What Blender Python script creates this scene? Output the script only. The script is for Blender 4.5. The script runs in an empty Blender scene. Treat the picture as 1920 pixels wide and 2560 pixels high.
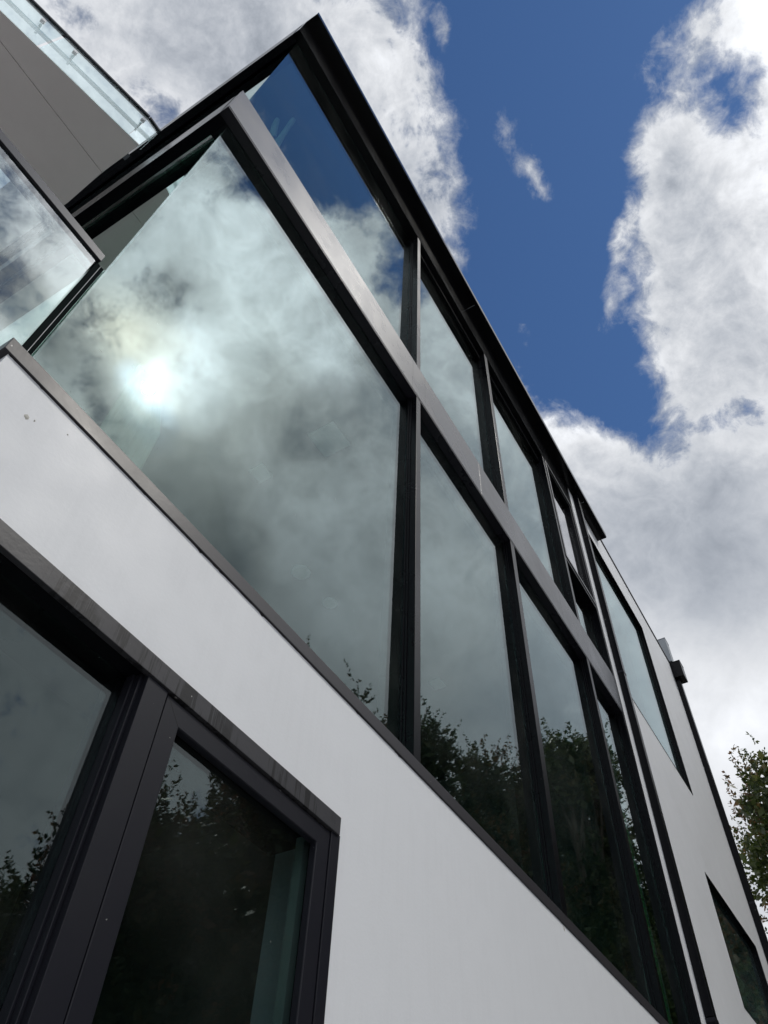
import bpy, bmesh, math, random
import numpy as np
from mathutils import Matrix, Vector

H = 1.6                      # the lens is 1.6 m above the paving; heights below are measured from it
scene = bpy.context.scene
col = scene.collection

# ------------------------------------------------------------------ camera
cd = bpy.data.cameras.new('camera')
cam = bpy.data.objects.new('camera', cd)
col.objects.link(cam)
Rw = ((0.51600473, 0.68294415, 0.51703617),
      (-0.85579985, 0.38517611, 0.34532012),
      (0.03668437, -0.62066629, 0.7832162))
cam.matrix_world = Matrix(((Rw[0][0], -Rw[0][1], -Rw[0][2], 0.0),
                           (Rw[1][0], -Rw[1][1], -Rw[1][2], 0.0),
                           (Rw[2][0], -Rw[2][1], -Rw[2][2], H),
                           (0, 0, 0, 1)))
cd.sensor_fit = 'VERTICAL'
cd.sensor_height = 24.0
cd.sensor_width = 18.0
cd.lens = 24.0 * 1935.3 / 2560.0
cd.clip_start = 0.02
cd.clip_end = 2000.0
scene.camera = cam

# ------------------------------------------------------------------ exposure
vs = scene.view_settings
vs.view_transform = 'Standard'
vs.look = 'None'
vs.exposure = 0.0
vs.gamma = 1.0
vs.use_curve_mapping = False
scene.cycles.max_bounces = 10
scene.cycles.transparent_max_bounces = 24
scene.cycles.glossy_bounces = 5

# ------------------------------------------------------------------ sun
SUN = Vector((0.238, -0.514, 0.824)).normalized()
SUN_EL = math.asin(SUN.z)
sl = bpy.data.lights.new('sun', 'SUN')
sl.energy = 1.1
sl.angle = math.radians(0.8)
sl.color = (1.0, 0.95, 0.87)
sun = bpy.data.objects.new('sun', sl)
sun.rotation_euler = SUN.to_track_quat('Z', 'Y').to_euler()
sun.location = (3, -8, 14)
col.objects.link(sun)

# ------------------------------------------------------------------ sky: Nishita blue with broken cloud
world = bpy.data.worlds.new('World')
scene.world = world
world.use_nodes = True
wt = world.node_tree
wt.nodes.clear()


class G:
    """small node-graph helper"""
    def __init__(self, tree):
        self.t = tree

    def n(self, kind, **kw):
        nd = self.t.nodes.new(kind)
        for k, v in kw.items():
            setattr(nd, k, v)
        return nd

    def put(self, sock, v):
        if hasattr(v, 'is_linked') or isinstance(v, bpy.types.NodeSocket):
            self.t.links.new(v, sock)
        else:
            sock.default_value = v

    def m(self, op, a, b=None, c=None, clamp=False):
        nd = self.n('ShaderNodeMath', operation=op)
        nd.use_clamp = clamp
        self.put(nd.inputs[0], a)
        if b is not None:
            self.put(nd.inputs[1], b)
        if c is not None:
            self.put(nd.inputs[2], c)
        return nd.outputs[0]

    def vm(self, op, a, b=None, scale=None):
        nd = self.n('ShaderNodeVectorMath', operation=op)
        self.put(nd.inputs[0], a)
        if b is not None:
            self.put(nd.inputs[1], b)
        if scale is not None:
            self.put(nd.inputs['Scale'], scale)
        return nd.outputs['Value'] if op in ('LENGTH', 'DOT_PRODUCT', 'DISTANCE') else nd.outputs[0]

    def noise(self, vec, scale, detail=5.0, rough=0.5, dist=0.0, w=None):
        nd = self.n('ShaderNodeTexNoise')
        if w is not None:
            nd.noise_dimensions = '4D'
            nd.inputs['W'].default_value = w
        self.put(nd.inputs['Vector'], vec)
        nd.inputs['Scale'].default_value = scale
        nd.inputs['Detail'].default_value = detail
        nd.inputs['Roughness'].default_value = rough
        nd.inputs['Distortion'].default_value = dist
        return nd.outputs[0]

    def smooth(self, v, a, b, lo=0.0, hi=1.0):
        nd = self.n('ShaderNodeMapRange', interpolation_type='SMOOTHSTEP')
        self.put(nd.inputs['Value'], v)
        nd.inputs['From Min'].default_value = a
        nd.inputs['From Max'].default_value = b
        nd.inputs['To Min'].default_value = lo
        nd.inputs['To Max'].default_value = hi
        return nd.outputs[0]

    def lin(self, v, a, b, lo=0.0, hi=1.0):
        nd = self.n('ShaderNodeMapRange')
        self.put(nd.inputs['Value'], v)
        nd.inputs['From Min'].default_value = a
        nd.inputs['From Max'].default_value = b
        nd.inputs['To Min'].default_value = lo
        nd.inputs['To Max'].default_value = hi
        return nd.outputs[0]

    def mix(self, f, a, b):
        nd = self.n('ShaderNodeMix', data_type='RGBA')
        self.put(nd.inputs[0], f)
        self.put(nd.inputs[6], a)
        self.put(nd.inputs[7], b)
        return nd.outputs[2]

    def col(self, r, g, b):
        return (r, g, b, 1.0)


g = G(wt)
tc = g.n('ShaderNodeTexCoord')
D = tc.outputs['Generated']
sep = g.n('ShaderNodeSeparateXYZ')
wt.links.new(D, sep.inputs[0])
zc = g.m('MAXIMUM', sep.outputs[2], 0.03)
# cloud layer coordinates (x/z, y/z), gently warped so that no outline is smooth
uv0 = g.n('ShaderNodeCombineXYZ')
g.put(uv0.inputs[0], g.m('DIVIDE', sep.outputs[0], zc))
g.put(uv0.inputs[1], g.m('DIVIDE', sep.outputs[1], zc))
wn = g.n('ShaderNodeTexNoise')
wt.links.new(D, wn.inputs['Vector'])
wn.inputs['Scale'].default_value = 5.0
wn.inputs['Detail'].default_value = 4.0
warp = g.vm('SCALE', g.vm('SUBTRACT', wn.outputs[1], (0.5, 0.5, 0.5)), scale=0.10)
UV = g.vm('ADD', uv0.outputs[0], warp)


def blobs(table, start):
    acc = start
    for (u, v, ru, rv, rot, w) in table:
        mp = g.n('ShaderNodeMapping', vector_type='TEXTURE')
        g.put(mp.inputs['Vector'], UV)
        mp.inputs['Location'].default_value = (u, v, 0)
        mp.inputs['Rotation'].default_value = (0, 0, math.radians(rot))
        mp.inputs['Scale'].default_value = (ru, rv, 1)
        sepb = g.n('ShaderNodeVectorMath', operation='MULTIPLY')
        g.put(sepb.inputs[0], mp.outputs[0])
        sepb.inputs[1].default_value = (1, 1, 0)
        gr = g.n('ShaderNodeTexGradient', gradient_type='SPHERICAL')
        g.put(gr.inputs[0], sepb.outputs[0])
        acc = g.m('MULTIPLY_ADD', gr.outputs['Fac'], w, acc)
    return acc


# where there is cloud (+) and where the blue shows (-)
COVER = [
    (0.10, -0.10, 0.30, 0.17, 0, -1.30),
    (0.14, -0.20, 0.26, 0.12, 0, -0.80),
    (0.10, 0.02, 0.12, 0.07, 0, -0.55),
    (0.20, 0.05, 0.12, 0.06, 0, -0.45),
    (0.31, -0.19, 0.05, 0.03, 30, -0.40),
    (0.33, 0.000, 0.30, 0.13, 8, -1.25),
    (0.50, 0.075, 0.30, 0.12, -6, -1.25),
    (0.68, 0.015, 0.16, 0.075, 0, -0.75),
    (0.36, -0.215, 0.075, 0.045, 0, -0.55),
    (0.37, -0.180, 0.05, 0.035, 40, -0.50),
    (0.10, 0.28, 0.40, 0.20, 10, 0.55),
    (0.40, -0.12, 0.17, 0.07, 20, 0.62),
    (0.50, 0.00, 0.09, 0.035, 20, 0.65),
    (0.60, -0.12, 0.16, 0.10, 0, 0.6),
    (0.24, -0.21, 0.07, 0.09, 0, 0.75),
    (0.285, 0.017, 0.11, 0.042, -3, 0.98),
    (0.47, 0.09, 0.07, 0.030, 0, 0.90),
    (0.105, 0.030, 0.030, 0.018, 0, 0.8),
    (0.42, -0.045, 0.05, 0.02, 30, 0.5),
    (0.40, 0.02, 0.03, 0.03, 0, 0.30),
    (0.19, 0.02, 0.03, 0.03, 0, 0.30),
    (0.75, 0.15, 0.20, 0.12, 0, 0.7),
    (1.25, 0.02, 0.55, 0.40, 0, 1.3),
    (1.60, 0.10, 0.9, 0.6, 0, 0.6),
    (0.03, 0.36, 0.10, 0.06, 0, -0.50),
    (0.92, 0.03, 0.07, 0.025, 30, -0.25),
    (0.145, -0.315, 0.07, 0.04, 20, -0.50),
    (0.20, -0.50, 0.10, 0.08, 40, -0.38),
    (0.35, -0.42, 0.3, 0.16, 0, 0.35),
    (0.85, -0.48, 0.75, 0.36, 0, 1.3),
]
cover = blobs(COVER, 0.60)
n1 = g.noise(D, 8.5, 12.0, 0.62, 0.30)
n1b = g.noise(D, 34.0, 8.0, 0.68, 0.8, w=4.0)
# soft, lavender veil on the left mass; crisp heaps on the right
n1c = g.m('ABSOLUTE', g.m('SUBTRACT', g.noise(D, 17.0, 8.0, 0.6, 0.5, w=6.0), 0.5))
dens = g.m('ADD', cover, g.m('MULTIPLY', g.m('SUBTRACT', n1, 0.5), 1.75))
dens = g.m('ADD', dens, g.m('MULTIPLY', g.m('SUBTRACT', n1b, 0.5), 0.85))
dens = g.m('SUBTRACT', dens, g.m('MULTIPLY', g.m('SUBTRACT', n1c, 0.1), 0.9))
alpha = g.smooth(dens, 0.02, 0.66)
# how bright each part of the cloud is
BRIGHT = [
    (0.12, 0.13, 0.22, 0.10, 5, 0.14),
    (0.68, 0.12, 0.18, 0.10, 0, 0.22),
    (0.45, -0.12, 0.26, 0.12, 0, 0.06),
    (0.50, -0.22, 0.30, 0.14, 0, 0.06),
    (1.00, 0.02, 0.38, 0.25, 0, -0.22),
    (1.50, 0.09, 0.50, 0.40, 0, 0.30),
    (0.00, 0.33, 0.22, 0.16, 0, -0.16),
    (0.29, -0.62, 0.42, 0.40, 0, 0.8),
    (0.25, -0.57, 0.18, 0.14, 0, 1.5),
    (0.32, -0.575, 0.10, 0.065, -25, 1.9),
    (0.22, -0.60, 0.08, 0.06, 0, 1.6),
    (0.19, -0.40, 0.22, 0.20, 0, 1.5),
    (0.38, -0.36, 0.08, 0.08, 0, 0.8),
    (0.03, -0.50, 0.14, 0.16, 0, 1.6),
    (0.50, -0.24, 0.2, 0.08, 0, 0.35),
    (0.45, -0.69, 0.30, 0.14, -20, -1.7),
    (0.33, -0.70, 0.12, 0.06, -10, -2.2),
    (0.10, -0.69, 0.16, 0.06, 0, -1.3),
    (0.20, -0.50, 0.07, 0.06, 40, -1.5),
    (0.43, -0.50, 0.16, 0.12, 0, -0.6),
    (0.72, -0.56, 0.5, 0.30, 0, 0.55),
    (1.35, -0.40, 0.5, 0.25, 0, -0.16),
]
n2 = g.noise(D, 3.2, 6.0, 0.55, 0.2, w=1.7)
n3 = g.noise(D, 13.0, 9.0, 0.64, 0.5, w=9.3)
br = blobs(BRIGHT, 0.60)
lowsky = g.lin(sep.outputs[2], 0.62, 0.86, 0.28, 1.15)
tex = g.m('ADD', g.m('MULTIPLY', g.m('SUBTRACT', n2, 0.5), 1.2), g.m('MULTIPLY', g.m('MULTIPLY', g.m('SUBTRACT', n3, 0.5), 1.0), lowsky))
br = g.m('MULTIPLY', br, g.m('MAXIMUM', g.m('ADD', 1.0, tex), 0.35))
br = g.m('MULTIPLY', br, g.m('SUBTRACT', 1.10, g.m('MULTIPLY', g.m('MULTIPLY', n1c, lowsky), 1.5)))
br = g.m('MAXIMUM', br, 0.30)
# thin rims catch the light
rim = g.m('MULTIPLY', g.smooth(dens, 0.35, 0.6), g.smooth(dens, 1.15, 0.6))
br = g.m('ADD', br, g.m('MULTIPLY', rim, 0.16))
grey = g.smooth(br, 0.25, 0.85)
ccol = g.mix(grey, g.col(0.84, 0.93, 1.08), g.col(0.96, 0.985, 1.03))
warm = blobs([(0.21, -0.60, 0.10, 0.09, 0, 1.3)], 0.0)
blue_ = blobs([(0.315, -0.655, 0.09, 0.045, -20, 1.6)], 0.0)
ccol = g.mix(g.m('MINIMUM', warm, 1.0), ccol, g.col(1.10, 1.0, 0.84))
ccol = g.mix(g.m('MINIMUM', blue_, 1.0), ccol, g.col(0.45, 0.80, 1.30))
cvec = g.vm('SCALE', ccol, scale=br)

sky = g.n('ShaderNodeTexSky', sky_type='NISHITA')
sky.sun_disc = False
sky.sun_elevation = SUN_EL
sky.sun_rotation = math.atan2(SUN.x, SUN.y)
sky.altitude = 0
sky.air_density = 1.0
sky.dust_density = 0.1
sky.ozone_density = 4.5
SKY = 0.085
# the cloud radiance is divided by the background strength so both share one Background node
cl = g.vm('SCALE', cvec, scale=1.0 / SKY)
# veiled sun: glow of the disc through the cloud
wn2 = g.n('ShaderNodeTexNoise')
wt.links.new(D, wn2.inputs['Vector'])
wn2.inputs['Scale'].default_value = 17.0
wn2.inputs['Detail'].default_value = 5.0
Dw = g.vm('ADD', D, g.vm('SCALE', g.vm('SUBTRACT', wn2.outputs[1], (0.5, 0.5, 0.5)), scale=0.05))
cs = g.vm('DOT_PRODUCT', g.vm('NORMALIZE', Dw), tuple(SUN))
glow = g.m('ADD', g.m('MULTIPLY', g.m('POWER', g.lin(cs, math.cos(math.radians(4.0)), 1.0), 4.0), 4.5),
           g.m('MULTIPLY', g.m('POWER', g.m('MAXIMUM', cs, 0.0), 70.0), 1.7))
glow = g.m('MULTIPLY', glow, g.m('MAXIMUM', g.m('ADD', 1.0, g.m('MULTIPLY', tex, 1.6)), 0.1))
glowc = g.vm('SCALE', (1.0, 0.99, 0.93), scale=g.m('DIVIDE', glow, SKY))
cl = g.vm('ADD', cl, glowc)
mixed = g.mix(alpha, g.vm('MULTIPLY', sky.outputs[0], (0.70, 0.90, 1.08)), cl)
bg = g.n('ShaderNodeBackground')
bg.inputs['Strength'].default_value = SKY
wt.links.new(mixed, bg.inputs['Color'])
wo = g.n('ShaderNodeOutputWorld')
wt.links.new(bg.outputs[0], wo.inputs['Surface'])
world.cycles.sampling_method = 'MANUAL'
world.cycles.sample_map_resolution = 2048


# ================================================================== helpers
def tag(o, label=None, cat=None, group=None, kind=None):
    if label:
        o['label'] = label
    if cat:
        o['category'] = cat
    if group:
        o['group'] = group
    if kind:
        o['kind'] = kind
    return o


def empty(name, loc=(0, 0, 0), label=None, cat=None, group=None, parent=None):
    o = bpy.data.objects.new(name, None)
    o.empty_display_size = 0.2
    col.objects.link(o)
    o.location = loc
    if parent:
        o.parent = parent
    return tag(o, label, cat, group)


class MB:
    """collects shapes, then links them as ONE mesh object (heights from the lens)"""
    def __init__(self):
        self.v, self.f = [], []

    def add(self, vs, fs):
        b = len(self.v)
        self.v += [tuple(p) for p in vs]
        self.f += [tuple(i + b for i in q) for q in fs]
        return self

    def box(self, x0, x1, y0, y1, z0, z1):
        vs = [(x0, y0, z0), (x1, y0, z0), (x1, y1, z0), (x0, y1, z0), (x0, y0, z1), (x1, y0, z1), (x1, y1, z1), (x0, y1, z1)]
        return self.add(vs, [(0, 3, 2, 1), (4, 5, 6, 7), (0, 1, 5, 4), (1, 2, 6, 5), (2, 3, 7, 6), (3, 0, 4, 7)])

    def prism(self, poly, z0, z1):
        n = len(poly)
        vs = [(x, y, z0) for x, y in poly] + [(x, y, z1) for x, y in poly]
        fs = [tuple(reversed(range(n))), tuple(range(n, 2 * n))]
        fs += [(i, (i + 1) % n, n + (i + 1) % n, n + i) for i in range(n)]
        return self.add(vs, fs)

    def wall(self, xs, zs, holes, y0, y1):
        """wall with openings: front, back and only the boundary sides"""
        nx, nz = len(xs) - 1, len(zs) - 1
        solid = lambda i, k: 0 <= i < nx and 0 <= k < nz and (i, k) not in holes
        idx = {}

        def vid(i, k, s):
            if (i, k, s) not in idx:
                idx[(i, k, s)] = len(self.v)
                self.v.append((xs[i], (y0, y1)[s], zs[k]))
            return idx[(i, k, s)]
        for i in range(nx):
            for k in range(nz):
                if not solid(i, k):
                    continue
                self.f.append((vid(i, k, 0), vid(i + 1, k, 0), vid(i + 1, k + 1, 0), vid(i, k + 1, 0)))
                self.f.append((vid(i, k, 1), vid(i, k + 1, 1), vid(i + 1, k + 1, 1), vid(i + 1, k, 1)))
                if not solid(i - 1, k):
                    self.f.append((vid(i, k, 0), vid(i, k + 1, 0), vid(i, k + 1, 1), vid(i, k, 1)))
                if not solid(i + 1, k):
                    self.f.append((vid(i + 1, k, 0), vid(i + 1, k, 1), vid(i + 1, k + 1, 1), vid(i + 1, k + 1, 0)))
                if not solid(i, k - 1):
                    self.f.append((vid(i, k, 0), vid(i, k, 1), vid(i + 1, k, 1), vid(i + 1, k, 0)))
                if not solid(i, k + 1):
                    self.f.append((vid(i, k + 1, 0), vid(i + 1, k + 1, 0), vid(i + 1, k + 1, 1), vid(i, k + 1, 1)))
        return self

    def tube(self, p, q, r0, r1=None, n=12):
        r1 = r0 if r1 is None else r1
        p, q = Vector(p), Vector(q)
        d = (q - p).normalized()
        a = d.orthogonal().normalized()
        b = d.cross(a)
        vs = []
        for (c, r) in ((p, r0), (q, r1)):
            for i in range(n):
                t = 2 * math.pi * i / n
                vs.append(tuple(c + a * (r * math.cos(t)) + b * (r * math.sin(t))))
        fs = [(i, (i + 1) % n, n + (i + 1) % n, n + i) for i in range(n)]
        fs += [tuple(reversed(range(n))), tuple(range(n, 2 * n))]
        return self.add(vs, fs)

    def build(self, name, mat, parent=None, bevel=0.0, lift=True, smooth=False, loc=None):
        me = bpy.data.meshes.new(name)
        dz = H if lift else 0.0
        ox, oy, oz = loc if loc else (0, 0, 0)
        me.from_pydata([(x - ox, y - oy, z + dz - oz) for x, y, z in self.v], [], self.f)
        me.materials.append(mat)
        me.update()
        o = bpy.data.objects.new(name, me)
        col.objects.link(o)
        if loc:
            o.location = loc
        if parent:
            o.parent = parent
            o.location = Vector(o.location) - Vector(parent.location) if parent.parent is None else o.location
        if bevel:
            m = o.modifiers.new('bevel', 'BEVEL')
            m.width = bevel
            m.segments = 2
            m.limit_method = 'ANGLE'
        if smooth:
            for p in me.polygons:
                p.use_smooth = True
        return o


def material(name):
    m = bpy.data.materials.new(name)
    m.use_nodes = True
    m.node_tree.nodes.clear()
    gg = G(m.node_tree)
    out = gg.n('ShaderNodeOutputMaterial')
    return m, gg, out


def obj_coord(gg):
    return gg.n('ShaderNodeTexCoord').outputs['Object']


def geo_pos(gg):
    return gg.n('ShaderNodeNewGeometry').outputs['Position']


def stretch(gg, v, s):
    return gg.vm('MULTIPLY', v, s)


def painted(name, base, rough, dirt=0.25, spec=0.5, bump=0.02, streak=0.0, speck=0.0):
    """painted metal or render with faint mottling, optional rain streaks and chips"""
    m, gg, out = material(name)
    P = geo_pos(gg)
    b = gg.n('ShaderNodeBsdfPrincipled')
    nz = gg.noise(P, 3.0, 6.0, 0.6)
    fine = gg.noise(P, 90.0, 3.0, 0.6)
    f = gg.m('MULTIPLY', gg.smooth(nz, 0.35, 0.75), dirt)
    dark = tuple(c * 0.62 for c in base) + (1.0,)
    c = gg.mix(f, tuple(base) + (1.0,), dark)
    if streak:
        s = gg.noise(stretch(gg, P, (42.0, 42.0, 2.0)), 1.0, 5.0, 0.7)
        s2 = gg.noise(P, 6.0, 2.0)
        c = gg.mix(gg.m('MULTIPLY', gg.m('MULTIPLY', gg.smooth(s, 0.47, 0.56), gg.smooth(s2, 0.40, 0.52)), streak), c,
                   tuple(x * 0.3 for x in base) + (1.0,))
    if speck:
        sp = gg.noise(P, 55.0, 2.0, 0.5, w=3.0)
        sp2 = gg.noise(P, 2.3, 2.0, 0.5, w=7.0)
        c = gg.mix(gg.m('MULTIPLY', gg.m('MULTIPLY', gg.smooth(sp, 0.735, 0.76), gg.smooth(sp2, 0.5, 0.62)), speck), c,
                   (0.5, 0.5, 0.48, 1.0))
    gg.put(b.inputs['Base Color'], c)
    gg.put(b.inputs['Roughness'], gg.lin(nz, 0.3, 0.7, rough * 0.8, min(1.0, rough * 1.25)))
    b.inputs['Specular IOR Level'].default_value = spec
    if bump:
        bp = gg.n('ShaderNodeBump')
        bp.inputs['Strength'].default_value = bump * 5
        bp.inputs['Distance'].default_value = 0.002
        gg.put(bp.inputs['Height'], gg.m('ADD', fine, gg.m('MULTIPLY', nz, 2.0)))
        gg.put(b.inputs['Normal'], bp.outputs[0])
    m.node_tree.links.new(b.outputs[0], out.inputs[0])
    return m


def glass(name, r0, trans, refl, wave=0.0, dust_veil=0.0):
    m, gg, out = material(name)
    ge = gg.n('ShaderNodeNewGeometry')
    cosv = gg.m('ABSOLUTE', gg.vm('DOT_PRODUCT', ge.outputs['Normal'], ge.outputs['Incoming']))
    one = gg.m('SUBTRACT', 1.0, cosv)
    fr = gg.m('ADD', r0, gg.m('MULTIPLY', gg.m('POWER', one, 5.0), 1.0 - r0), clamp=True)
    t = gg.n('ShaderNodeBsdfTransparent')
    t.inputs[0].default_value = trans + (1.0,)
    gl = gg.n('ShaderNodeBsdfGlossy')
    gl.inputs['Color'].default_value = refl + (1.0,)
    gl.inputs['Roughness'].default_value = 0.0
    if wave:
        bp = gg.n('ShaderNodeBump')
        bp.inputs['Strength'].default_value = 1.0
        bp.inputs['Distance'].default_value = wave
        gg.put(bp.inputs['Height'], gg.noise(ge.outputs['Position'], 1.3, 2.0, 0.4))
        gg.put(gl.inputs['Normal'], bp.outputs[0])
    mx = gg.n('ShaderNodeMixShader')
    gg.put(mx.inputs[0], fr)
    m.node_tree.links.new(t.outputs[0], mx.inputs[1])
    m.node_tree.links.new(gl.outputs[0], mx.inputs[2])
    last = mx.outputs[0]
    if dust_veil:  # dust specks and smears, plus a diffuse veil added to lift dark reflections
        sp = gg.noise(ge.outputs['Position'], 42.0, 2.0, 0.5, w=1.0)
        lf = gg.noise(ge.outputs['Position'], 2.0, 3.0, 0.6, w=2.0)
        df = gg.n('ShaderNodeBsdfDiffuse')
        df.inputs[0].default_value = (0.30, 0.30, 0.28, 1)
        m2 = gg.n('ShaderNodeMixShader')
        gg.put(m2.inputs[0], gg.m('ADD', gg.m('MULTIPLY', gg.smooth(sp, 0.74, 0.77), 0.5),
                                  gg.m('MULTIPLY', gg.smooth(lf, 0.4, 0.8), dust_veil)))
        m.node_tree.links.new(last, m2.inputs[1])
        m.node_tree.links.new(df.outputs[0], m2.inputs[2])
        last = m2.outputs[0]
    m.node_tree.links.new(last, out.inputs[0])
    return m


FRAME = painted('dark_anodised_frame', (0.0140, 0.0145, 0.0205), 0.36, dirt=0.5, spec=0.22, bump=0.01, speck=0.5)
FRAMEB = painted('black_frame_paint', (0.0050, 0.0054, 0.0075), 0.28, dirt=0.3, spec=0.14, bump=0.006, speck=0.5)
HEADM = painted('satin_black_cladding', (0.0045, 0.0048, 0.006), 0.14, dirt=0.2, spec=0.16, bump=0.0)
PANEL = painted('charcoal_cladding', (0.0175, 0.0170, 0.0235), 0.28, dirt=0.25, spec=0.45, bump=0.008)
SILLM = painted('charcoal_sill', (0.044, 0.042, 0.048), 0.38, dirt=0.35, spec=0.3, bump=0.02, speck=0.8)
TRIM = painted('rain_streaked_trim', (0.050, 0.050, 0.056), 0.42, dirt=0.3, spec=0.25, bump=0.03, streak=1.0, speck=0.7)
MATTE = painted('matt_dark_filler', (0.012, 0.016, 0.016), 0.95, dirt=0.3, spec=0.0, bump=0.0)
BLACK = painted('black_gasket', (0.008, 0.008, 0.009), 0.5, dirt=0.2, spec=0.3, bump=0.0)
WHITE = painted('white_render', (0.765, 0.785, 0.815), 0.55, dirt=0.10, spec=0.35, bump=0.035, streak=0.02)
CHIP = painted('chipped_paint_edge', (0.55, 0.54, 0.50), 0.8, dirt=0.6, bump=0.1)
SOFFIT = painted('taupe_soffit_board', (0.92, 0.87, 0.865), 0.6, dirt=0.12, spec=0.3, bump=0.02)
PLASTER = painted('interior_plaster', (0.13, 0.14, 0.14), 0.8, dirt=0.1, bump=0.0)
PALE = painted('pale_strip_paint', (0.55, 0.60, 0.57), 0.7, dirt=0.1, bump=0.0)
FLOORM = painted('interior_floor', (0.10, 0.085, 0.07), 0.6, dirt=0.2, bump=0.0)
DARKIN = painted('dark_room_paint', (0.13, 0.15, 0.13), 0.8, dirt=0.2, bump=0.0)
GREEN = painted('green_panel_paint', (0.10, 0.42, 0.15), 0.7, dirt=0.6, bump=0.0)
LAMPW = painted('white_lamp_metal', (0.75, 0.8, 0.76), 0.5, dirt=0.1, bump=0.0)
GREY = painted('zinc_grey_metal', (0.32, 0.35, 0.38), 0.45, dirt=0.3, bump=0.02)
STEEL = painted('bright_steel', (0.75, 0.75, 0.78), 0.3, dirt=0.1, bump=0.0)
VENTM = painted('vent_metal', (0.88, 0.9, 0.92), 0.5, dirt=0.1, bump=0.0)
GLASS = glass('reflective_glazing', 0.068, (0.66, 0.76, 0.755), (0.885, 0.975, 0.985), dust_veil=0.04)
GLASSG = glass('green_edge_glass', 0.05, (0.50, 0.72, 0.62), (0.85, 0.98, 0.95))
SGLASS = glass('screen_glass', 0.14, (0.72, 0.80, 0.80), (0.96, 0.99, 1.0))
BGLASS = glass('balustrade_glass', 0.035, (0.92, 0.985, 0.99), (0.95, 1.0, 1.0))
CASEG = glass('clear_casement_glass', 0.30, (0.60, 0.62, 0.62), (1.0, 0.99, 1.0))

# ================================================================== ground
ground = MB().add([(-400, -400, -1.6), (400, -400, -1.6), (400, 400, -1.6), (-400, 400, -1.6)], [(0, 1, 2, 3)])
gm, gg, out = material('dark_paving')
P = geo_pos(gg)
br_ = gg.n('ShaderNodeTexBrick')
gg.put(br_.inputs['Vector'], P)
br_.inputs['Scale'].default_value = 2.0
br_.inputs['Mortar Size'].default_value = 0.015
br_.inputs['Color1'].default_value = (0.40, 0.39, 0.385, 1)
br_.inputs['Color2'].default_value = (0.46, 0.45, 0.44, 1)
br_.inputs['Mortar'].default_value = (0.03, 0.03, 0.03, 1)
pb = gg.n('ShaderNodeBsdfPrincipled')
gg.put(pb.inputs['Base Color'], gg.mix(gg.m('MULTIPLY', gg.noise(P, 1.5, 6.0, 0.6), 0.6), br_.outputs[0], (0.17, 0.165, 0.16, 1)))
pb.inputs['Roughness'].default_value = 0.85
gm.node_tree.links.new(pb.outputs[0], out.inputs[0])
tag(ground.build('ground', gm), kind='structure')

# ================================================================== the building
YF = 1.18        # front plane of frames, sill and cladding
YG = 1.238       # face of the glass
XL, XC = 0.207, 0.275
house = empty('building', (5.0, 1.2, 0.0), 'white rendered building with tall dark framed glazing and a thin projecting roof', 'building')

# --- white render walls -------------------------------------------------
lw = MB().wall([0.221, 0.30, 1.645, 5.60], [-1.6, -1.0, 1.158, 1.552], {(1, 1)}, 1.1865, 1.40)
lw.build('lower_wall', WHITE, house)
xs = [5.60, 6.07, 7.30, 7.95, 9.00, 9.62]
zs = [-1.6, 2.46, 3.55, 4.66, 7.06, 7.60]
holes = {(1, 3), (2, 3), (2, 1), (3, 1)}
MB().wall(xs, zs, holes, 1.184, 1.42).build('upper_wall', WHITE, house)
side = MB().box(9.44, 9.62, 1.42, 6.0, -1.6, 7.60)
side.build('side_wall', WHITE, house)
cap = MB().box(6.565, 9.64, 1.172, 1.44, 7.601, 7.622).box(6.565, 9.635, 1.178, 1.184, 7.580, 7.5995)
cap.build('parapet_cap', PANEL, house, bevel=0.002)

# --- sill ----------------------------------------------------------------
sill = MB().box(0.205, 5.60, YF, 1.30, 1.5525, 1.602).box(0.205, 0.262, 1.30, 5.0, 1.5525, 1.602)
sill.build('sill', SILLM, house, bevel=0.0015)
rnd = random.Random(4)
chips = MB()
xsn = [0.222]
while xsn[-1] < 5.55:
    xsn.append(xsn[-1] + rnd.uniform(0.003, 0.016))
low = []
w = 0.001
for _ in xsn:
    w = rnd.uniform(0.0006, 0.0022) if rnd.random() < 0.45 else w
    low.append(1.5521 - 0.7 * w * (rnd.uniform(2.0, 5.0) if rnd.random() < 0.06 else 1.0))
k = len(xsn)
vs = [(a_, 1.1850, 1.5521) for a_ in xsn] + [(a_, 1.1850, b_) for a_, b_ in zip(xsn, low)] + [(a_, 1.1870, b_) for a_, b_ in zip(xsn, low)]
chips.add(vs, [(i, k + i, k + i + 1, i + 1) for i in range(k - 1)] + [(k + i, 2 * k + i, 2 * k + i + 1, k + i + 1) for i in range(k - 1)])
chips.build('flaking_edge', BLACK, house)
for (cx_, cz_, cr_) in ((0.334, 1.441, .007), (0.352, 1.452, .003), (0.43, 1.50, .0025), (3.372, 1.536, .009)):
    m_ = MB()
    n_ = 9
    rim_ = [(cx_ + cr_ * rnd.uniform(.6, 1.1) * math.cos(6.283 * i / n_), 1.1862, cz_ + cr_ * rnd.uniform(.7, 1.5) * math.sin(6.283 * i / n_)) for i in range(n_)]
    m_.add(rim_ + [(cx_, 1.1845, cz_)], [(i, (i + 1) % n_, n_) for i in range(n_)])
    m_.build('paint_blister', CHIP, house)

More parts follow.
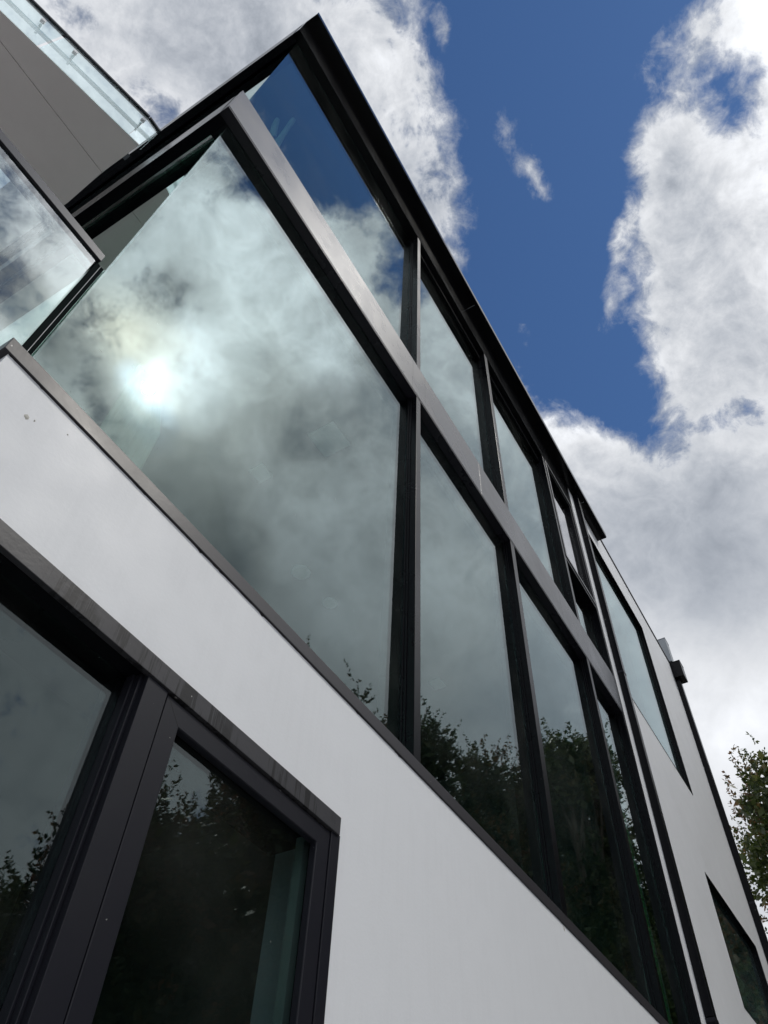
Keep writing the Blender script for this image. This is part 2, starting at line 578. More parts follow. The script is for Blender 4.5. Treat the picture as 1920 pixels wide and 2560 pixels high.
# --- spandrel band --------------------------------------------------------
band = MB()
cuts = [XL, 2.00, 2.155, 2.925, 4.32, 5.60]
for a, b in zip(cuts[:-1], cuts[1:]):
    a2 = a if a == XL else a + 0.0008
    b2 = b if b == 5.60 else b - 0.0008
    band.box(a2, b2, YF, 1.20, 4.142, 4.515)
band.box(XL + .004, 5.596, 1.2005, 1.34, 4.135, 4.51)          # backing behind the joints
band.box(XL, 5.60, YF - .001, 1.2345, 4.118, 4.127)            # bottom lip
band.box(XL + .004, 5.596, 1.19, 1.236, 4.1275, 4.1345)
band.build('spandrel_band', PANEL, house, bevel=0.0006)
sb = MB().box(XL, XC - .012, 1.2355, 5.0, 4.118, 4.515).box(XC + .012, 0.343, 1.345, 5.0, 4.118, 4.515)
sb.box(XL + .003, XC - .002, 1.2005, 1.2352, 4.14, 4.5145)
sb.build('spandrel_return', FRAMEB, house, bevel=0.0012)

# --- head beam and roof ----------------------------------------------------
hb = MB().box(XL, 5.55, YF, 1.20, 6.958, 7.369).box(XL, 5.55, YF - .001, 1.249, 6.93, 6.938)
hb.box(XL + .004, 5.548, 1.19, 1.25, 6.9385, 6.956).box(XL + .003, 5.548, 1.2005, 1.34, 6.957, 7.368)
hb.box(2.1, 5.548, 1.222, 1.248, 6.83, 6.9295)
hb.build('head_beam', HEADM, house, bevel=0.0012)
hr = MB().box(XL, XC - .012, 1.2505, 5.0, 6.93, 7.369).box(XC + .012, 0.343, 1.345, 5.0, 6.93, 7.369)
hr.build('head_return', FRAMEB, house, bevel=0.0012)
roof = MB().box(XL, 6.56, 1.071, 5.2, 7.370, 7.452)
roof.box(XL - .001, 6.561, 1.066, 1.0705, 7.379, 7.458)
roof_o = roof.build('roof', HEADM, house, bevel=0.0015)
for xx in (3.05, 5.9):
    MB().box(xx, xx + 0.004, 1.10, 1.178, 7.3665, 7.3698).build('roof_joint', GREY, house)

# --- mullions ---------------------------------------------------------------
def mullion(x0, x1, z0, z1, yg):
    m = MB().box(x0, x1, YF + .0005, yg - 0.022, z0, z1)
    m.box(x0 - .006, x1 + .006, yg - 0.0215, yg - 0.010, z0, z1)
    m.box(x0 - .011, x1 + .011, yg - 0.0095, yg - 0.001, z0, z1)
    m.box(x0 - .012, x1 + .012, yg + 0.009, yg + 0.10, z0, z1)
    o = m.build('mullion', FRAMEB, house, bevel=0.001)
    return o


MX = [(2.048, 2.096), (3.362, 3.424), (4.748, 4.804), (5.545, 5.598)]
for a, b in MX:
    mullion(a, b, 1.6025, 4.1175, YG)
for a, b in MX[:3]:
    mullion(a, b, 4.5155, 6.9295, YG + .012)
mullion(5.545, 5.598, 4.5155, 7.3695, YG + .012)

# --- glass of the tall glazing ------------------------------------------------
def pane(x0, x1, z0, z1, y, mat=GLASS, parent=None):
    m = MB().box(x0, x1, y, y + 0.008, z0, z1)
    a = 0.0012 * math.sin(x0 * 7.0 + z0 * 3.0)          # every unit sits a hair out of true
    m.v = [(px, py + a * (px - x0), pz) for px, py, pz in m.v]
    return m.build('glass_pane', mat, parent or house)


edges = [XC] + [v for ab in MX for v in ab]
for i in range(4):
    pane(edges[2 * i] + (0 if i == 0 else .001), edges[2 * i + 1] - .001, 1.6025, 4.1175 if i else 4.1175, YG)
for i in range(3):
    pane(edges[2 * i] + (0 if i == 0 else .001), edges[2 * i + 1] - .001, 4.5155, 6.9295, YG + .012)
# last upper bay: opening casement over a fixed pane
pane(4.805, 5.544, 4.5155, 5.329, YG + .012)
tr = MB().box(4.8045, 5.5445, YF + .001, 1.32, 5.330, 5.372)
tr.build('transom', FRAMEB, house, bevel=0.0012)
cs_ = empty('casement_window', (0, 0, 0), parent=house)
cs_.location = -house.location
def ring(x0, x1, z0, z1, w, y0, y1):
    return MB().wall([x0, x0 + w, x1 - w, x1], [z0, z0 + w, z1 - w, z1], {(1, 1)}, y0, y1)


cf = ring(4.806, 5.543, 5.374, 6.925, 0.030, 1.174, 1.30)
cf.v += []
cf.build('frame', PANEL, cs_, bevel=0.0012)
ring(4.8375, 5.5115, 5.4055, 6.8935, 0.028, 1.186, 1.25).build('sash', FRAMEB, cs_, bevel=0.0012)
MB().box(4.866, 5.483, 1.222, 1.230, 5.434, 6.865).build('pane', CASEG, cs_)
MB().box(4.90, 4.96, 1.176, 1.1855, 5.409, 5.424).build('handle', STEEL, cs_)

# --- glass of the side return ----------------------------------------------------
for (z0, z1) in ((1.6025, 4.1175), (4.5155, 6.9295)):
    y = 1.2475 if z0 < 2 else 1.2595
    while y < 4.9:
        y2 = min(y + 1.85, 4.98)
        MB().box(XC, XC + .008, y, y2, z0, z1).build('glass_pane', GLASSG, house)
        y = y2 + 0.012
jb = MB().box(XC + .0005, XC + .0075, YG + .0085, YG + .0094, 1.603, 4.117)
jb.build('silicone_joint', BLACK, house)

# --- ground floor window -------------------------------------------------------------
gw = empty('ground_window', (0, 0, 0), parent=house)
gw.location = -house.location
tm = MB().box(0.288, 1.634, 1.173, 1.189, 1.1025, 1.1545)
tm.build('flashing', TRIM, gw, bevel=0.0015)
MB().box(0.3005, 1.6445, 1.1895, 1.42, 1.1085, 1.1575).build('head', FRAMEB, gw)
MB().box(0.30, 1.64, 1.179, 1.30, -0.999, -0.93).build('bottom_rail', FRAME, gw, bevel=0.0015)
MB().box(1.603, 1.6445, 1.179, 1.26, -0.9295, 1.1075).build('jamb', FRAME, gw, bevel=0.0015)
MB().box(0.3005, 0.345, 1.179, 1.26, -0.9295, 1.1075).build('jamb', FRAME, gw, bevel=0.0015)
mu = MB().box(0.867, 0.932, YF - .001, 1.232, -0.9295, 1.1075).box(0.852, 0.8665, 1.212, 1.2365, -0.9295, 1.1075)
mu.box(0.858, 0.8668, 1.196, 1.2115, -0.9295, 1.1075).box(0.845, 0.93, 1.247, 1.30, -0.9295, 1.1075)
mu.build('mullion', FRAME, gw, bevel=0.0015)
MB().box(0.3455, 0.8515, 1.236, 1.244, -0.9295, 1.1075).build('fixed_pane', GLASS, gw)
sh = empty('sash', (0, 0, 0), parent=gw)
def frame_ring(x0, x1, z0, z1, w, y0, y1):
    return ring(x0, x1, z0, z1, w, y0, y1)


sf = frame_ring(0.936, 1.6025, -0.925, 1.1005, 0.020, 1.184, 1.23)
sf.build('outer_frame', FRAME, sh, bevel=0.0015) if False else None
o = frame_ring(0.936, 1.6005, -0.925, 1.0985, 0.056, 1.1815, 1.2035)
o.build('frame', FRAME, gw, bevel=0.003)
frame_ring(0.9335, 1.6028, -0.929, 1.1015, 0.012, 1.190, 1.240).build('gasket', BLACK, gw)
bpy.data.objects.remove(sh)
for (ax, az_, sx) in ((0.936, 1.0985, 1), (1.6005, 1.0985, -1)):
    d_ = 0.0009
    q_ = [(ax + sx * .003, az_ - .003), (ax + sx * .054, az_ - .054)]
    MB().add([(q_[0][0] - d_, 1.1812, q_[0][1]), (q_[0][0] + d_, 1.1812, q_[0][1]), (q_[1][0] + d_, 1.1812, q_[1][1]), (q_[1][0] - d_, 1.1812, q_[1][1])] +
             [(q_[0][0] - d_, 1.1818, q_[0][1]), (q_[0][0] + d_, 1.1818, q_[0][1]), (q_[1][0] + d_, 1.1818, q_[1][1]), (q_[1][0] - d_, 1.1818, q_[1][1])],
             [(0, 1, 2, 3), (7, 6, 5, 4), (0, 4, 5, 1), (1, 5, 6, 2), (2, 6, 7, 3), (3, 7, 4, 0)]).build('mitre_joint', BLACK, gw)
MB().box(0.960, 1.577, 1.204, 1.212, -0.90, 1.0745).build('opening_pane', GLASS, gw)
MB().box(0.950, 1.588, 1.2125, 1.2140, -0.905, -0.87).build('inner_bead', FRAME, gw)
# pale strip added inside the opening sash to draw a reflection in the glass
MB().box(1.572, 1.6025, 1.245, 1.272, -0.92, 1.09).build('reflection_strip', PALE, gw)

# --- far windows -----------------------------------------------------------------------
def recessed_window(x0, x1, z0, z1, nm):
    w = empty(nm, (0, 0, 0), parent=house)
    w.location = -house.location
    t = 0.0035
    ring(x0 + .0005, x1 - .0005, z0 + .0005, z1 - .0005, 0.006, 1.180, 1.232).build('frame', FRAMEB, w)
    ring(x0 + .007, x1 - .007, z0 + .007, z1 - .007, 0.016, 1.2095, 1.233).build('bead', FRAMEB, w, bevel=0.001)
    MB().box(x0 + .008, x1 - .008, 1.2235, 1.2315, z0 + .008, z1 - .008).build('pane', GLASS, w)
    return w


recessed_window(6.07, 7.95, 4.66, 7.06, 'wall_window')
w2 = recessed_window(7.30, 9.00, 2.46, 3.55, 'wall_window')
for xx in (7.75, 8.28):
    MB().box(xx, xx + .03, 1.30, 1.34, 2.47, 3.54).build('blind_edge', PALE, w2)

# --- rainwater pipes -----------------------------------------------------------------------
def downpipe(x0, x1, ytop, z0, z1, joints, hopper=None):
    d = empty('downpipe', (0, 0, 0), parent=house)
    d.location = -house.location
    zz = sorted([z0] + joints + [z1])
    pm = MB()
    for a, b in zip(zz[:-1], zz[1:]):
        pm.box(x0, x1, ytop, 1.1835, a + .002, b - .002)
    pm.build('pipe', FRAMEB, d, bevel=0.004)
    for j in joints:
        MB().box(x0 - .003, x1 + .003, ytop - .003, 1.1835, j - .028, j - .003).box(x1 + .0035, x1 + .03, 1.176, 1.1838, j - .02, j + .006).build('bracket', FRAME, d, bevel=0.001)
    if hopper:
        hx0, hx1, hy, hz0, hz1 = hopper
        h = MB().box(hx0, hx1, hy, 1.1838, hz0, hz1)
        h.box(hx0 - .004, hx1 + .004, hy - .004, 1.1838, hz1 + .0005, hz1 + .012)
        h.build('rain_hopper', FRAMEB, d, bevel=0.002)
    return d


downpipe(5.752, 5.822, 1.124, -1.6, 7.3695, [6.62, 4.72, 1.92])
downpipe(9.50, 9.605, 1.118, -1.6, 7.325, [4.2, 2.0], (9.45, 9.645, 1.038, 7.328, 7.588))
fl = MB().box(9.45, 9.64, 1.134, 1.46, 7.623, 8.06)
fl.box(9.446, 9.644, 1.130, 1.464, 8.0605, 8.075)
fl.build('parapet_duct', GREY, house, bevel=0.003)

# --- rooms behind the glass --------------------------------------------------------------
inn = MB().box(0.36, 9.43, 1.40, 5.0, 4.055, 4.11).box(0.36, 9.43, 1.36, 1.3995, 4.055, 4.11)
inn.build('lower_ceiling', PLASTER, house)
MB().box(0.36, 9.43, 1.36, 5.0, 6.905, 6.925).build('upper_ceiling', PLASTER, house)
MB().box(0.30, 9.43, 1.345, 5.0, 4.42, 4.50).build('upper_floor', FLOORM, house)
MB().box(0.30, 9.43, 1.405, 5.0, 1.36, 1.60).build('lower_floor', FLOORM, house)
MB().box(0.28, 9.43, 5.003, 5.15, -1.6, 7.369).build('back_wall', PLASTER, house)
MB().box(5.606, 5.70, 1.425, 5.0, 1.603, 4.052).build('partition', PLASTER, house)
MB().box(4.83, 5.53, 1.345, 1.352, 1.605, 3.25).build('green_panel', GREEN, house)  # mottled green panel standing behind the last lower pane
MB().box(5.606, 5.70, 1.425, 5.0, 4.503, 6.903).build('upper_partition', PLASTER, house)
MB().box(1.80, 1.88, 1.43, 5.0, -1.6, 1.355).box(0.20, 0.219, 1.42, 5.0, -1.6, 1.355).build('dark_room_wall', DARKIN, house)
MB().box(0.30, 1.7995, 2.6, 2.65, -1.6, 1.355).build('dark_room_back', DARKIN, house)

# --- terrace to the left: slab, glass screen with capping rail --------------------------------
MB().box(-3.0, 0.203, 1.262, 5.0, 1.46, 1.5515).build('terrace_slab', FRAME, house)
MB().box(-3.0, 0.215, 1.60, 1.80, -1.6, 1.4595).build('terrace_wall', WHITE, house)
sc = empty('glass_screen', (0, 0, 0), parent=house)
sc.location = -house.location
MB().box(-3.0, 0.250, 1.240, 1.300, 2.258, 2.300).build('capping_rail', PANEL, sc, bevel=0.0015)
MB().box(-3.0, 0.2385, 1.2475, 1.2555, 1.545, 2.2575).build('pane', SGLASS, sc)
MB().box(0.2455, 0.2735, 1.2515, 1.264, 1.604, 2.2575).build('gap_filler', MATTE, sc, bevel=0.001)  # dark post added to darken the gap between screen and corner glass
MB().box(0.2600, 0.2612, 1.2490, 1.2512, 1.604, 2.2575).build('filler_edge', GREY, sc)

# --- balcony of the upper storey --------------------------------------------------------
bal = empty('balcony', (0, 0, 0), parent=house)
bal.location = -house.location
ed = lambda x: 2.5587 - 0.2127 * x
K = (0.08, 2.5417)
ZS = 6.2
bp1 = [(-1.60, ed(-1.60)), K, (0.176, 2.5417), (0.176, 2.903)]
bp1 = [(-1.59, 2.902), (-1.59, ed(-1.59)), (0.176, ed(0.176)), (0.176, 2.902)]
bp2 = [(-3.2, ed(-3.2)), (-1.641, 2.908), (0.176, 2.908), (0.203, 3.30), (0.203, 3.44), (-3.2, 3.44)]
bp3 = [(-0.144, 3.4405), (0.203, 3.4405), (0.203, 6.0), (-0.144, 6.0)]
bs = MB().prism(bp1, ZS, ZS + .012).prism(bp2, ZS, ZS + .012).prism(bp3, ZS, ZS + .012)
bs.build('soffit', SOFFIT, bal)
bk = MB().prism([(-3.2, ed(-3.2) + .15), (0.075, 2.68), (0.170, 2.68), (0.195, 3.3), (0.195, 3.43), (-3.2, 3.43)], ZS + .0125, ZS + .17)
bk.prism([(-0.14, 3.4305), (0.195, 3.4305), (0.195, 5.98), (-0.14, 5.98)], ZS + .0125, ZS + .17)
bk.build('slab', SOFFIT, bal)
fls = MB().box(0.1795, 0.2035, 2.70, 6.0, ZS + .02, ZS + .16)
fls.build('flashing', FRAME, bal)
# glass panels outside the slab edge; the vertical gap sits between two of them
nrm = Vector((-0.2127, -1.0)).normalized()
def along(x):
    return Vector((x, ed(x)))


def strip(x0, x1, off0, off1, z0, z1, mbx):
    a, b = along(x0), along(x1)
    poly = [a + nrm * off1, b + nrm * off1, b + nrm * off0, a + nrm * off0]
    mbx.prism([tuple(p) for p in poly], z0, z1)
    return mbx


RZ = 6.725
strip(-3.2, -0.684, 0.0, 0.012, ZS - .002, RZ, MB()).build('balustrade_glass', BGLASS, bal)
strip(-0.662, 0.080, 0.0, 0.012, ZS - .002, RZ, MB()).build('balustrade_glass', BGLASS, bal)
MB().box(0.083, 0.203, 2.530, 2.542, ZS - .002, RZ).build('balustrade_glass', BGLASS, bal)
rl = strip(-3.2, 0.080, -0.012, 0.024, RZ + .0005, RZ + .030, MB())
rl.box(0.0805, 0.203, 2.518, 2.552, RZ + .0005, RZ + .030)
rl.build('top_rail', FRAME, bal, bevel=0.002)
hl = strip(-3.2, 0.19, -0.080, -0.052, 6.590, 6.612, MB())
hl.build('inner_rail', VENTM, bal)
for cx in (-1.60, -1.08, -0.805, -0.538, 0.070):
    c = MB()
    strip(cx - .015, cx + .015, 0.0125, 0.040, 6.548, 6.584, c)
    strip(cx - .007, cx + .007, -0.085, 0.0, 6.560, 6.574, MB()).build('clamp_arm', VENTM, bal)
    c.build('glass_clamp', STEEL, bal, bevel=0.001)

# ================================================================== things inside the rooms
def ceiling_vent(x0, x1, y0, y1, z, label):
    t = empty('ceiling_vent', ((x0 + x1) / 2, (y0 + y1) / 2, z + H), label, 'ceiling vent', 'square vents in the ceiling')
    f = MB().box(x0, x1, y0, y1, z - .012, z - .0005)
    o = f.build('plate', VENTM, None, bevel=0.002)
    o.parent = t
    o.location = -t.location
    s = MB()
    w = (x1 - x0)
    k = 5 if w > .15 else 3
    for i in range(k):
        yy = y0 + (y1 - y0) * (i + .7) / (k + .4)
        s.box(x0 + w * .12, x1 - w * .12, yy - .002, yy + .002, z - .0145, z - .0125)
    o = s.build('slot', VENTM, None)
    o.parent = t
    o.location = -t.location


ceiling_vent(1.915, 2.11, 1.69, 1.88, 4.055, 'larger square ceiling vent seen through the big lower pane')
ceiling_vent(1.953, 2.066, 2.262, 2.368, 4.055, 'smaller square ceiling vent seen through the big lower pane')
ceiling_vent(4.345, 4.46, 2.275, 2.372, 4.055, 'square ceiling vent seen through the second lower pane, above the reflected treetops')


def downlight(x, y, r, z, label):
    t = empty('ceiling_light', (x, y, z + H), label, 'ceiling light', 'round ceiling lights')
    o = MB().tube((x, y, z - .010), (x, y, z - .0005), r, n=36).build('rim', VENTM, None, bevel=0.002)
    o.parent = t
    o.location = -t.location
    o = MB().tube((x, y, z - .0125), (x, y, z - .0105), r * .74, n=32).build('diffuser', LAMPW, None)
    o.parent = t
    o.location = -t.location


downlight(2.854, 2.588, 0.068, 4.055, 'upper, slightly larger round ceiling light behind the big lower pane')
downlight(3.213, 2.578, 0.055, 4.055, 'lower, smaller round ceiling light behind the big lower pane')

t = empty('pendant_light', (7.08, 2.03, 3.0 + H), 'long pale bar shaped pendant light behind the lower glazing near the bottom right', 'pendant light')
for nm, mbx, mt in (('bar', MB().box(7.03, 7.13, 1.84, 2.22, 3.0, 3.03), LAMPW), ('cord', MB().tube((7.08, 2.03, 3.03), (7.08, 2.03, 4.054), .003, n=6), BLACK)):
    o = mbx.build(nm, mt, None, bevel=0.002 if nm == 'bar' else 0)
    o.parent = t
    o.location = -t.location
t = empty('pendant_lamp', (7.6, 2.12, 3.0 + H), 'pale square lamp shade just above the sill near the bottom right', 'lamp')
sh_ = MB().add([(7.42, 2.02, 3.0), (7.78, 2.02, 3.0), (7.78, 2.21, 3.0), (7.42, 2.21, 3.0),
                (7.50, 2.06, 3.14), (7.70, 2.06, 3.14), (7.70, 2.17, 3.14), (7.50, 2.17, 3.14)],
               [(0, 3, 2, 1), (4, 5, 6, 7), (0, 1, 5, 4), (1, 2, 6, 5), (2, 3, 7, 6), (3, 0, 4, 7)])
o = sh_.build('lamp_shade', LAMPW, None, bevel=0.004); o.parent = t; o.location = -t.location
o = MB().tube((7.6, 2.12, 3.141), (7.6, 2.12, 4.054), .003, n=6).build('cord', BLACK, None); o.parent = t; o.location = -t.location

# forked pale ornament behind the first upper pane
orn = bpy.data.meshes.new('forked_ornament')
ob = bpy.data.objects.new('forked_ornament', orn)
vs = [(0.90, 1.90, 5.6), (0.745, 1.78, 6.5), (0.69, 1.745, 6.70), (0.655, 1.72, 6.80), (0.622, 1.675, 6.88), (0.74, 1.71, 6.66), (0.715, 1.64, 6.78), (0.69, 1.562, 6.88)]
es = [(0, 1), (1, 2), (2, 3), (3, 4), (1, 5), (5, 6), (6, 7)]
orn.from_pydata([(a, b, c + H) for a, b, c in vs], es, [])
orn.materials.append(LAMPW)
col.objects.link(ob)
sk = ob.modifiers.new('skin', 'SKIN')
for i, r in enumerate([.05, .055, .035, .03, .022, .028, .022, .026]):
    orn.skin_vertices[0].data[i].radius = (r, r)
orn.skin_vertices[0].data[0].use_root = True
sub = ob.modifiers.new('sub', 'SUBSURF')
sub.levels = sub.render_levels = 2
tag(ob, 'pale forked ornament standing behind the blue reflecting top pane at the corner', 'ornament')

# gathered pale curtain behind the bottom left of the big pane
cu = MB()
n = 26
rows = [(1.62, 0.62, 0.80, 1.52), (2.4, 0.66, 0.86, 1.60), (3.2, 0.80, 0.96, 1.95), (4.04, 1.00, 1.10, 2.5)]
vs = []
rows = [(z, a, b, y) for z, a, b, y in rows]
for (z, a, b, y) in rows:
    for i in range(n + 1):
        t_ = i / n
        vs.append((a + (b - a) * t_, y + 0.010 * math.sin(t_ * 41.0 + z), z))
fs = [(r * (n + 1) + i, r * (n + 1) + i + 1, (r + 1) * (n + 1) + i + 1, (r + 1) * (n + 1) + i) for r in range(len(rows) - 1) for i in range(n)]
cu.add(vs, fs)
CURT = painted('cream_curtain', (0.40, 0.385, 0.32), 0.9, dirt=0.3, bump=0.05)
co = cu.build('curtain', CURT, None, smooth=True)
so = co.modifiers.new('solid', 'SOLIDIFY')
so.thickness = 0.004
tag(co, 'cream curtain hanging behind the lower left corner of the big pane', 'curtain')


# ================================================================== trees
def leaf_material(name, dark, mid, tip):
    m, gg, out = material(name)
    oi = gg.n('ShaderNodeNewGeometry')
    rnd_ = oi.outputs['Random Per Island']
    P = oi.outputs['Position']
    b = gg.n('ShaderNodeBsdfPrincipled')
    n_ = gg.noise(P, 1.1, 3.0, 0.6)
    c = gg.mix(gg.smooth(rnd_, 0.1, 0.9), dark + (1,), mid + (1,))
    f = gg.m('MULTIPLY', gg.smooth(n_, 0.46, 0.62), gg.smooth(rnd_, 0.25, 0.7))
    c = gg.mix(f, c, tip + (1,))
    gg.put(b.inputs['Base Color'], c)
    b.inputs['Roughness'].default_value = 0.45
    tl = gg.n('ShaderNodeBsdfTranslucent')
    gg.put(tl.inputs[0], c)
    mx = gg.n('ShaderNodeMixShader')
    mx.inputs[0].default_value = 0.38
    m.node_tree.links.new(b.outputs[0], mx.inputs[1])
    m.node_tree.links.new(tl.outputs[0], mx.inputs[2])
    m.node_tree.links.new(mx.outputs[0], out.inputs[0])
    return m


LEAF = leaf_material('foliage_with_red_tips', (0.034, 0.046, 0.014), (0.090, 0.105, 0.030), (0.200, 0.090, 0.038))
LEAFW = leaf_material('foliage_autumn', (0.034, 0.056, 0.014), (0.105, 0.140, 0.032), (0.210, 0.100, 0.038))
LEAFG = leaf_material('foliage_green', (0.024, 0.040, 0.012), (0.075, 0.100, 0.026), (0.120, 0.095, 0.035))
bm_, gg, out = material('bark')
pb = gg.n('ShaderNodeBsdfPrincipled')
gg.put(pb.inputs['Base Color'], gg.mix(gg.noise(stretch(gg, geo_pos(gg), (14, 14, 3)), 1.0, 5.0, 0.6), (0.04, 0.03, 0.022, 1), (0.13, 0.10, 0.075, 1)))
pb.inputs['Roughness'].default_value = 0.9
bm_.node_tree.links.new(pb.outputs[0], out.inputs[0])
BARK = bm_


def crown_mesh(name, seed, height, lobes, shoots, leaf, mat, base=0.6):
    """foliage as leafy shoots growing out of several uneven lobes"""
    r = np.random.default_rng(seed)
    verts = []
    total = sum(l[3] ** 2 * l[4] for l in lobes)
    for (lx, ly, lz, rr, hh) in lobes:
        k = int(shoots * (rr ** 2 * hh) / total)
        d = r.normal(size=(k, 3))
        d /= np.linalg.norm(d, axis=1)[:, None]
        rad = r.uniform(0.35, 1.0, k) ** 0.55
        bump = 1 + 0.22 * np.sin(d[:, 0] * 5 + seed) * np.cos(d[:, 1] * 6 + seed) + 0.14 * r.normal(size=k)
        p0 = np.stack([lx + d[:, 0] * rr * rad * bump, ly + d[:, 1] * rr * rad * bump, lz + d[:, 2] * hh * rad * bump], 1)
        up = np.stack([d[:, 0] * 0.5, d[:, 1] * 0.5, 0.75 + 0.3 * d[:, 2]], 1) + 0.30 * r.normal(size=(k, 3))
        up /= np.linalg.norm(up, axis=1)[:, None]
        L = r.uniform(0.12, 0.36, k) * (1 + 0.4 * (r.random(k) < 0.05))
        nl = 17
        for j in range(nl):
            tpos = (j + r.random(k)) / nl
            c = p0 + up * (L * tpos)[:, None]
            a = r.normal(size=(k, 3)); a += up * 0.5
            a /= np.linalg.norm(a, axis=1)[:, None]
            b = np.cross(a, r.normal(size=(k, 3)))
            b /= np.linalg.norm(b, axis=1)[:, None] + 1e-9
            s = leaf * r.uniform(0.6, 1.25, k) * (1.1 - 0.45 * tpos)
            root = c
            tip = c + a * (s * 1.0)[:, None]
            mid = c + a * (s * 0.5)[:, None]
            e1 = mid + b * (s * 0.27)[:, None]
            e2 = mid - b * (s * 0.27)[:, None]
            verts.append(np.stack([root, e1, tip, e2], 1))
    # heavier inner foliage that closes the heart of the crown
    for (lx, ly, lz, rr, hh) in lobes:
        k = int(shoots * 2.4 * (rr ** 2 * hh) / total)
        d = r.normal(size=(k, 3))
        d /= np.linalg.norm(d, axis=1)[:, None]
        rad = r.random(k) ** 0.4 * 0.95
        c = np.stack([lx + d[:, 0] * rr * rad, ly + d[:, 1] * rr * rad, lz + d[:, 2] * hh * rad], 1)
        a = r.normal(size=(k, 3)); a /= np.linalg.norm(a, axis=1)[:, None]
        b = np.cross(a, r.normal(size=(k, 3))); b /= np.linalg.norm(b, axis=1)[:, None] + 1e-9
        s = leaf * r.uniform(1.6, 2.9, k)
        verts.append(np.stack([c, c + a * (s * .5)[:, None] + b * (s * .26)[:, None], c + a * s[:, None], c + a * (s * .5)[:, None] - b * (s * .26)[:, None]], 1))
    V = np.concatenate(verts, 0)
    n = len(V)
    V = V.reshape(-1, 3)
    keep = V[:, 2].reshape(n, 4).min(1) > base
    V = V.reshape(n, 4, 3)[keep].reshape(-1, 3)
    n = len(V) // 4
    me = bpy.data.meshes.new(name)
    me.vertices.add(4 * n)
    me.vertices.foreach_set('co', V.astype(np.float32).ravel())
    me.loops.add(4 * n)
    me.loops.foreach_set('vertex_index', np.arange(4 * n, dtype=np.int32))
    me.polygons.add(n)
    me.polygons.foreach_set('loop_start', np.arange(0, 4 * n, 4, dtype=np.int32))
    me.polygons.foreach_set('loop_total', np.full(n, 4, dtype=np.int32))
    me.materials.append(mat)
    me.update(calc_edges=True)
    return me


def trunk_mesh(name, seed, height, lobes):
    r = random.Random(seed)
    m = MB()
    p = Vector((0, 0, 0))
    rad = 0.03 * height
    segs = 7
    top = height * 0.72
    pts = [p]
    for i in range(segs):
        p = p + Vector((r.uniform(-.09, .09), r.uniform(-.09, .09), top / segs))
        pts.append(p)
    for i in range(segs):
        m.tube(pts[i], pts[i + 1], rad * (1 - .8 * i / segs), rad * (1 - .8 * (i + 1) / segs), n=10)
    for (lx, ly, lz, rr, hh) in lobes:
        k = r.randint(2, 4)
        a = pts[k]
        b = Vector((lx, ly, lz))
        mid = a.lerp(b, 0.5) + Vector((r.uniform(-.1, .1), r.uniform(-.1, .1), .12))
        m.tube(a, mid, rad * .42, rad * .28, n=8)
        m.tube(mid, b, rad * .28, rad * .10, n=8)
        for q in range(7):
            d = Vector((r.uniform(-1, 1) * rr, r.uniform(-1, 1) * rr, r.uniform(-.3, 1) * hh)) * .75
            m.tube(mid.lerp(b, r.uniform(.3, 1)), b + d, rad * .1, rad * .03, n=5)
    me = bpy.data.meshes.new(name)
    me.from_pydata(m.v, [], m.f)
    me.materials.append(BARK)
    return me


def tree(name, x, y, height, lobes, shoots, leaf, mat, seed, label):
    t = empty(name, (x, y, 0), label, 'tree', 'garden trees in front of the building')
    c = bpy.data.objects.new('crown', crown_mesh('crown', seed, height, lobes, shoots, leaf, mat))
    col.objects.link(c)
    c.parent = t
    k = bpy.data.objects.new('trunk', trunk_mesh('trunk', seed, height, lobes))
    col.objects.link(k)
    k.parent = t
    return t


def place(az, dist):
    a = math.radians(az)
    return dist * math.sin(a), dist * math.cos(a)


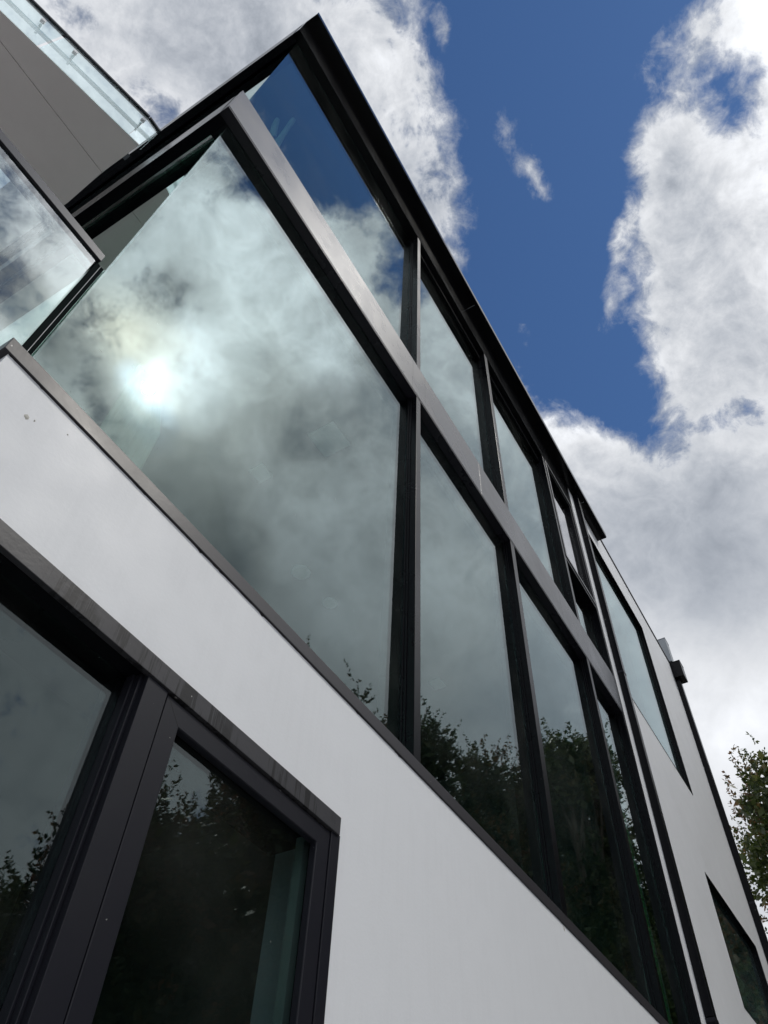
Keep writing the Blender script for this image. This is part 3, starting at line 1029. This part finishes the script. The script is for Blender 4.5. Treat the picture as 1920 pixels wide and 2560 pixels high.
def lobes_for(seed, R, top, low=1.2, n=7):
    """lobes filling a rounded, uneven crown from `low` up to `top`"""
    r = random.Random(seed)
    L = []
    z = low + R * .5
    L.append((0, 0, (low + top) / 2 - .2, R * .72, (top - low) / 2 * .82))
    for i in range(n):
        a = 2 * math.pi * i / n + r.uniform(-.3, .3)
        zz = low + (top - low) * r.uniform(.25, .74)
        q = R * (1.0 - 0.45 * max(0, (zz - low) / (top - low) - .4))
        L.append((q * .55 * math.cos(a), q * .55 * math.sin(a), zz, R * r.uniform(.36, .5), R * r.uniform(.4, .6)))
    L.append((r.uniform(-.2, .2), r.uniform(-.2, .2), top - R * .42, R * .34, R * .42))
    for s in (-1, 1):
        L.append((s * R * r.uniform(.35, .6), s * R * r.uniform(-.5, .5), top - R * r.uniform(.50, .75), R * .34, R * .42))
        L.append((-s * R * r.uniform(-.4, .4), s * R * r.uniform(.4, .6), top - R * r.uniform(.50, .85), R * .34, R * .42))
    return L


# (azimuth, distance, height of the top above ground, crown radius, material, label)
TR = [
    (130.0, 8.4, 7.0, 2.45, LEAF, 'dense dark tree with reddish tips mirrored in the ground floor casement'),
    (152.5, 9.2, 4.55, 1.30, LEAFG, 'small green tree mirrored at the far left edge of the ground floor pane'),
    (119.6, 10.0, 10.05, 2.05, LEAF, 'bushy tree with brown tips mirrored just right of the first tall mullion'),
    (110.0, 11.0, 10.25, 1.65, LEAFG, 'tall green tree mirrored between the second and third tall mullions'),
    (104.0, 12.0, 10.3, 1.70, LEAF, 'red tipped tree mirrored in the third lower pane'),
    (97.5, 12.5, 10.3, 1.70, LEAFG, 'green tree mirrored in the narrow last lower pane'),
    (89.7, 13.0, 9.45, 1.85, LEAFW, 'tree with rusty red and green leaves past the far end of the wall'),
]
for i, (az, di, top, R, mt, lab) in enumerate(TR):
    x, y = place(az, di)
    lb = lobes_for(20 + i, R, top, low=0.9, n=9)
    tree('garden_tree', x, y, top, lb, 9500, 0.078, mt, 20 + i, lab)

# low hedge that closes the view under the crowns
hm = MB()
pts = [place(a, d) for a, d in ((158, 9.8), (142, 9.9), (128, 10.4), (116, 11.6), (106, 13.2), (97, 14.2), (89, 15.6))]
lob = []
for (a, b) in zip(pts[:-1], pts[1:]):
    for k in range(4):
        t_ = k / 4
        lob.append((a[0] + (b[0] - a[0]) * t_, a[1] + (b[1] - a[1]) * t_, 2.0, 1.0, 2.3))
he = bpy.data.objects.new('hedge', crown_mesh('hedge', 77, 4.0, lob, 9000, 0.16, LEAFG, base=0.02))
col.objects.link(he)
tag(he, 'tall dark green hedge behind the garden trees', 'hedge')
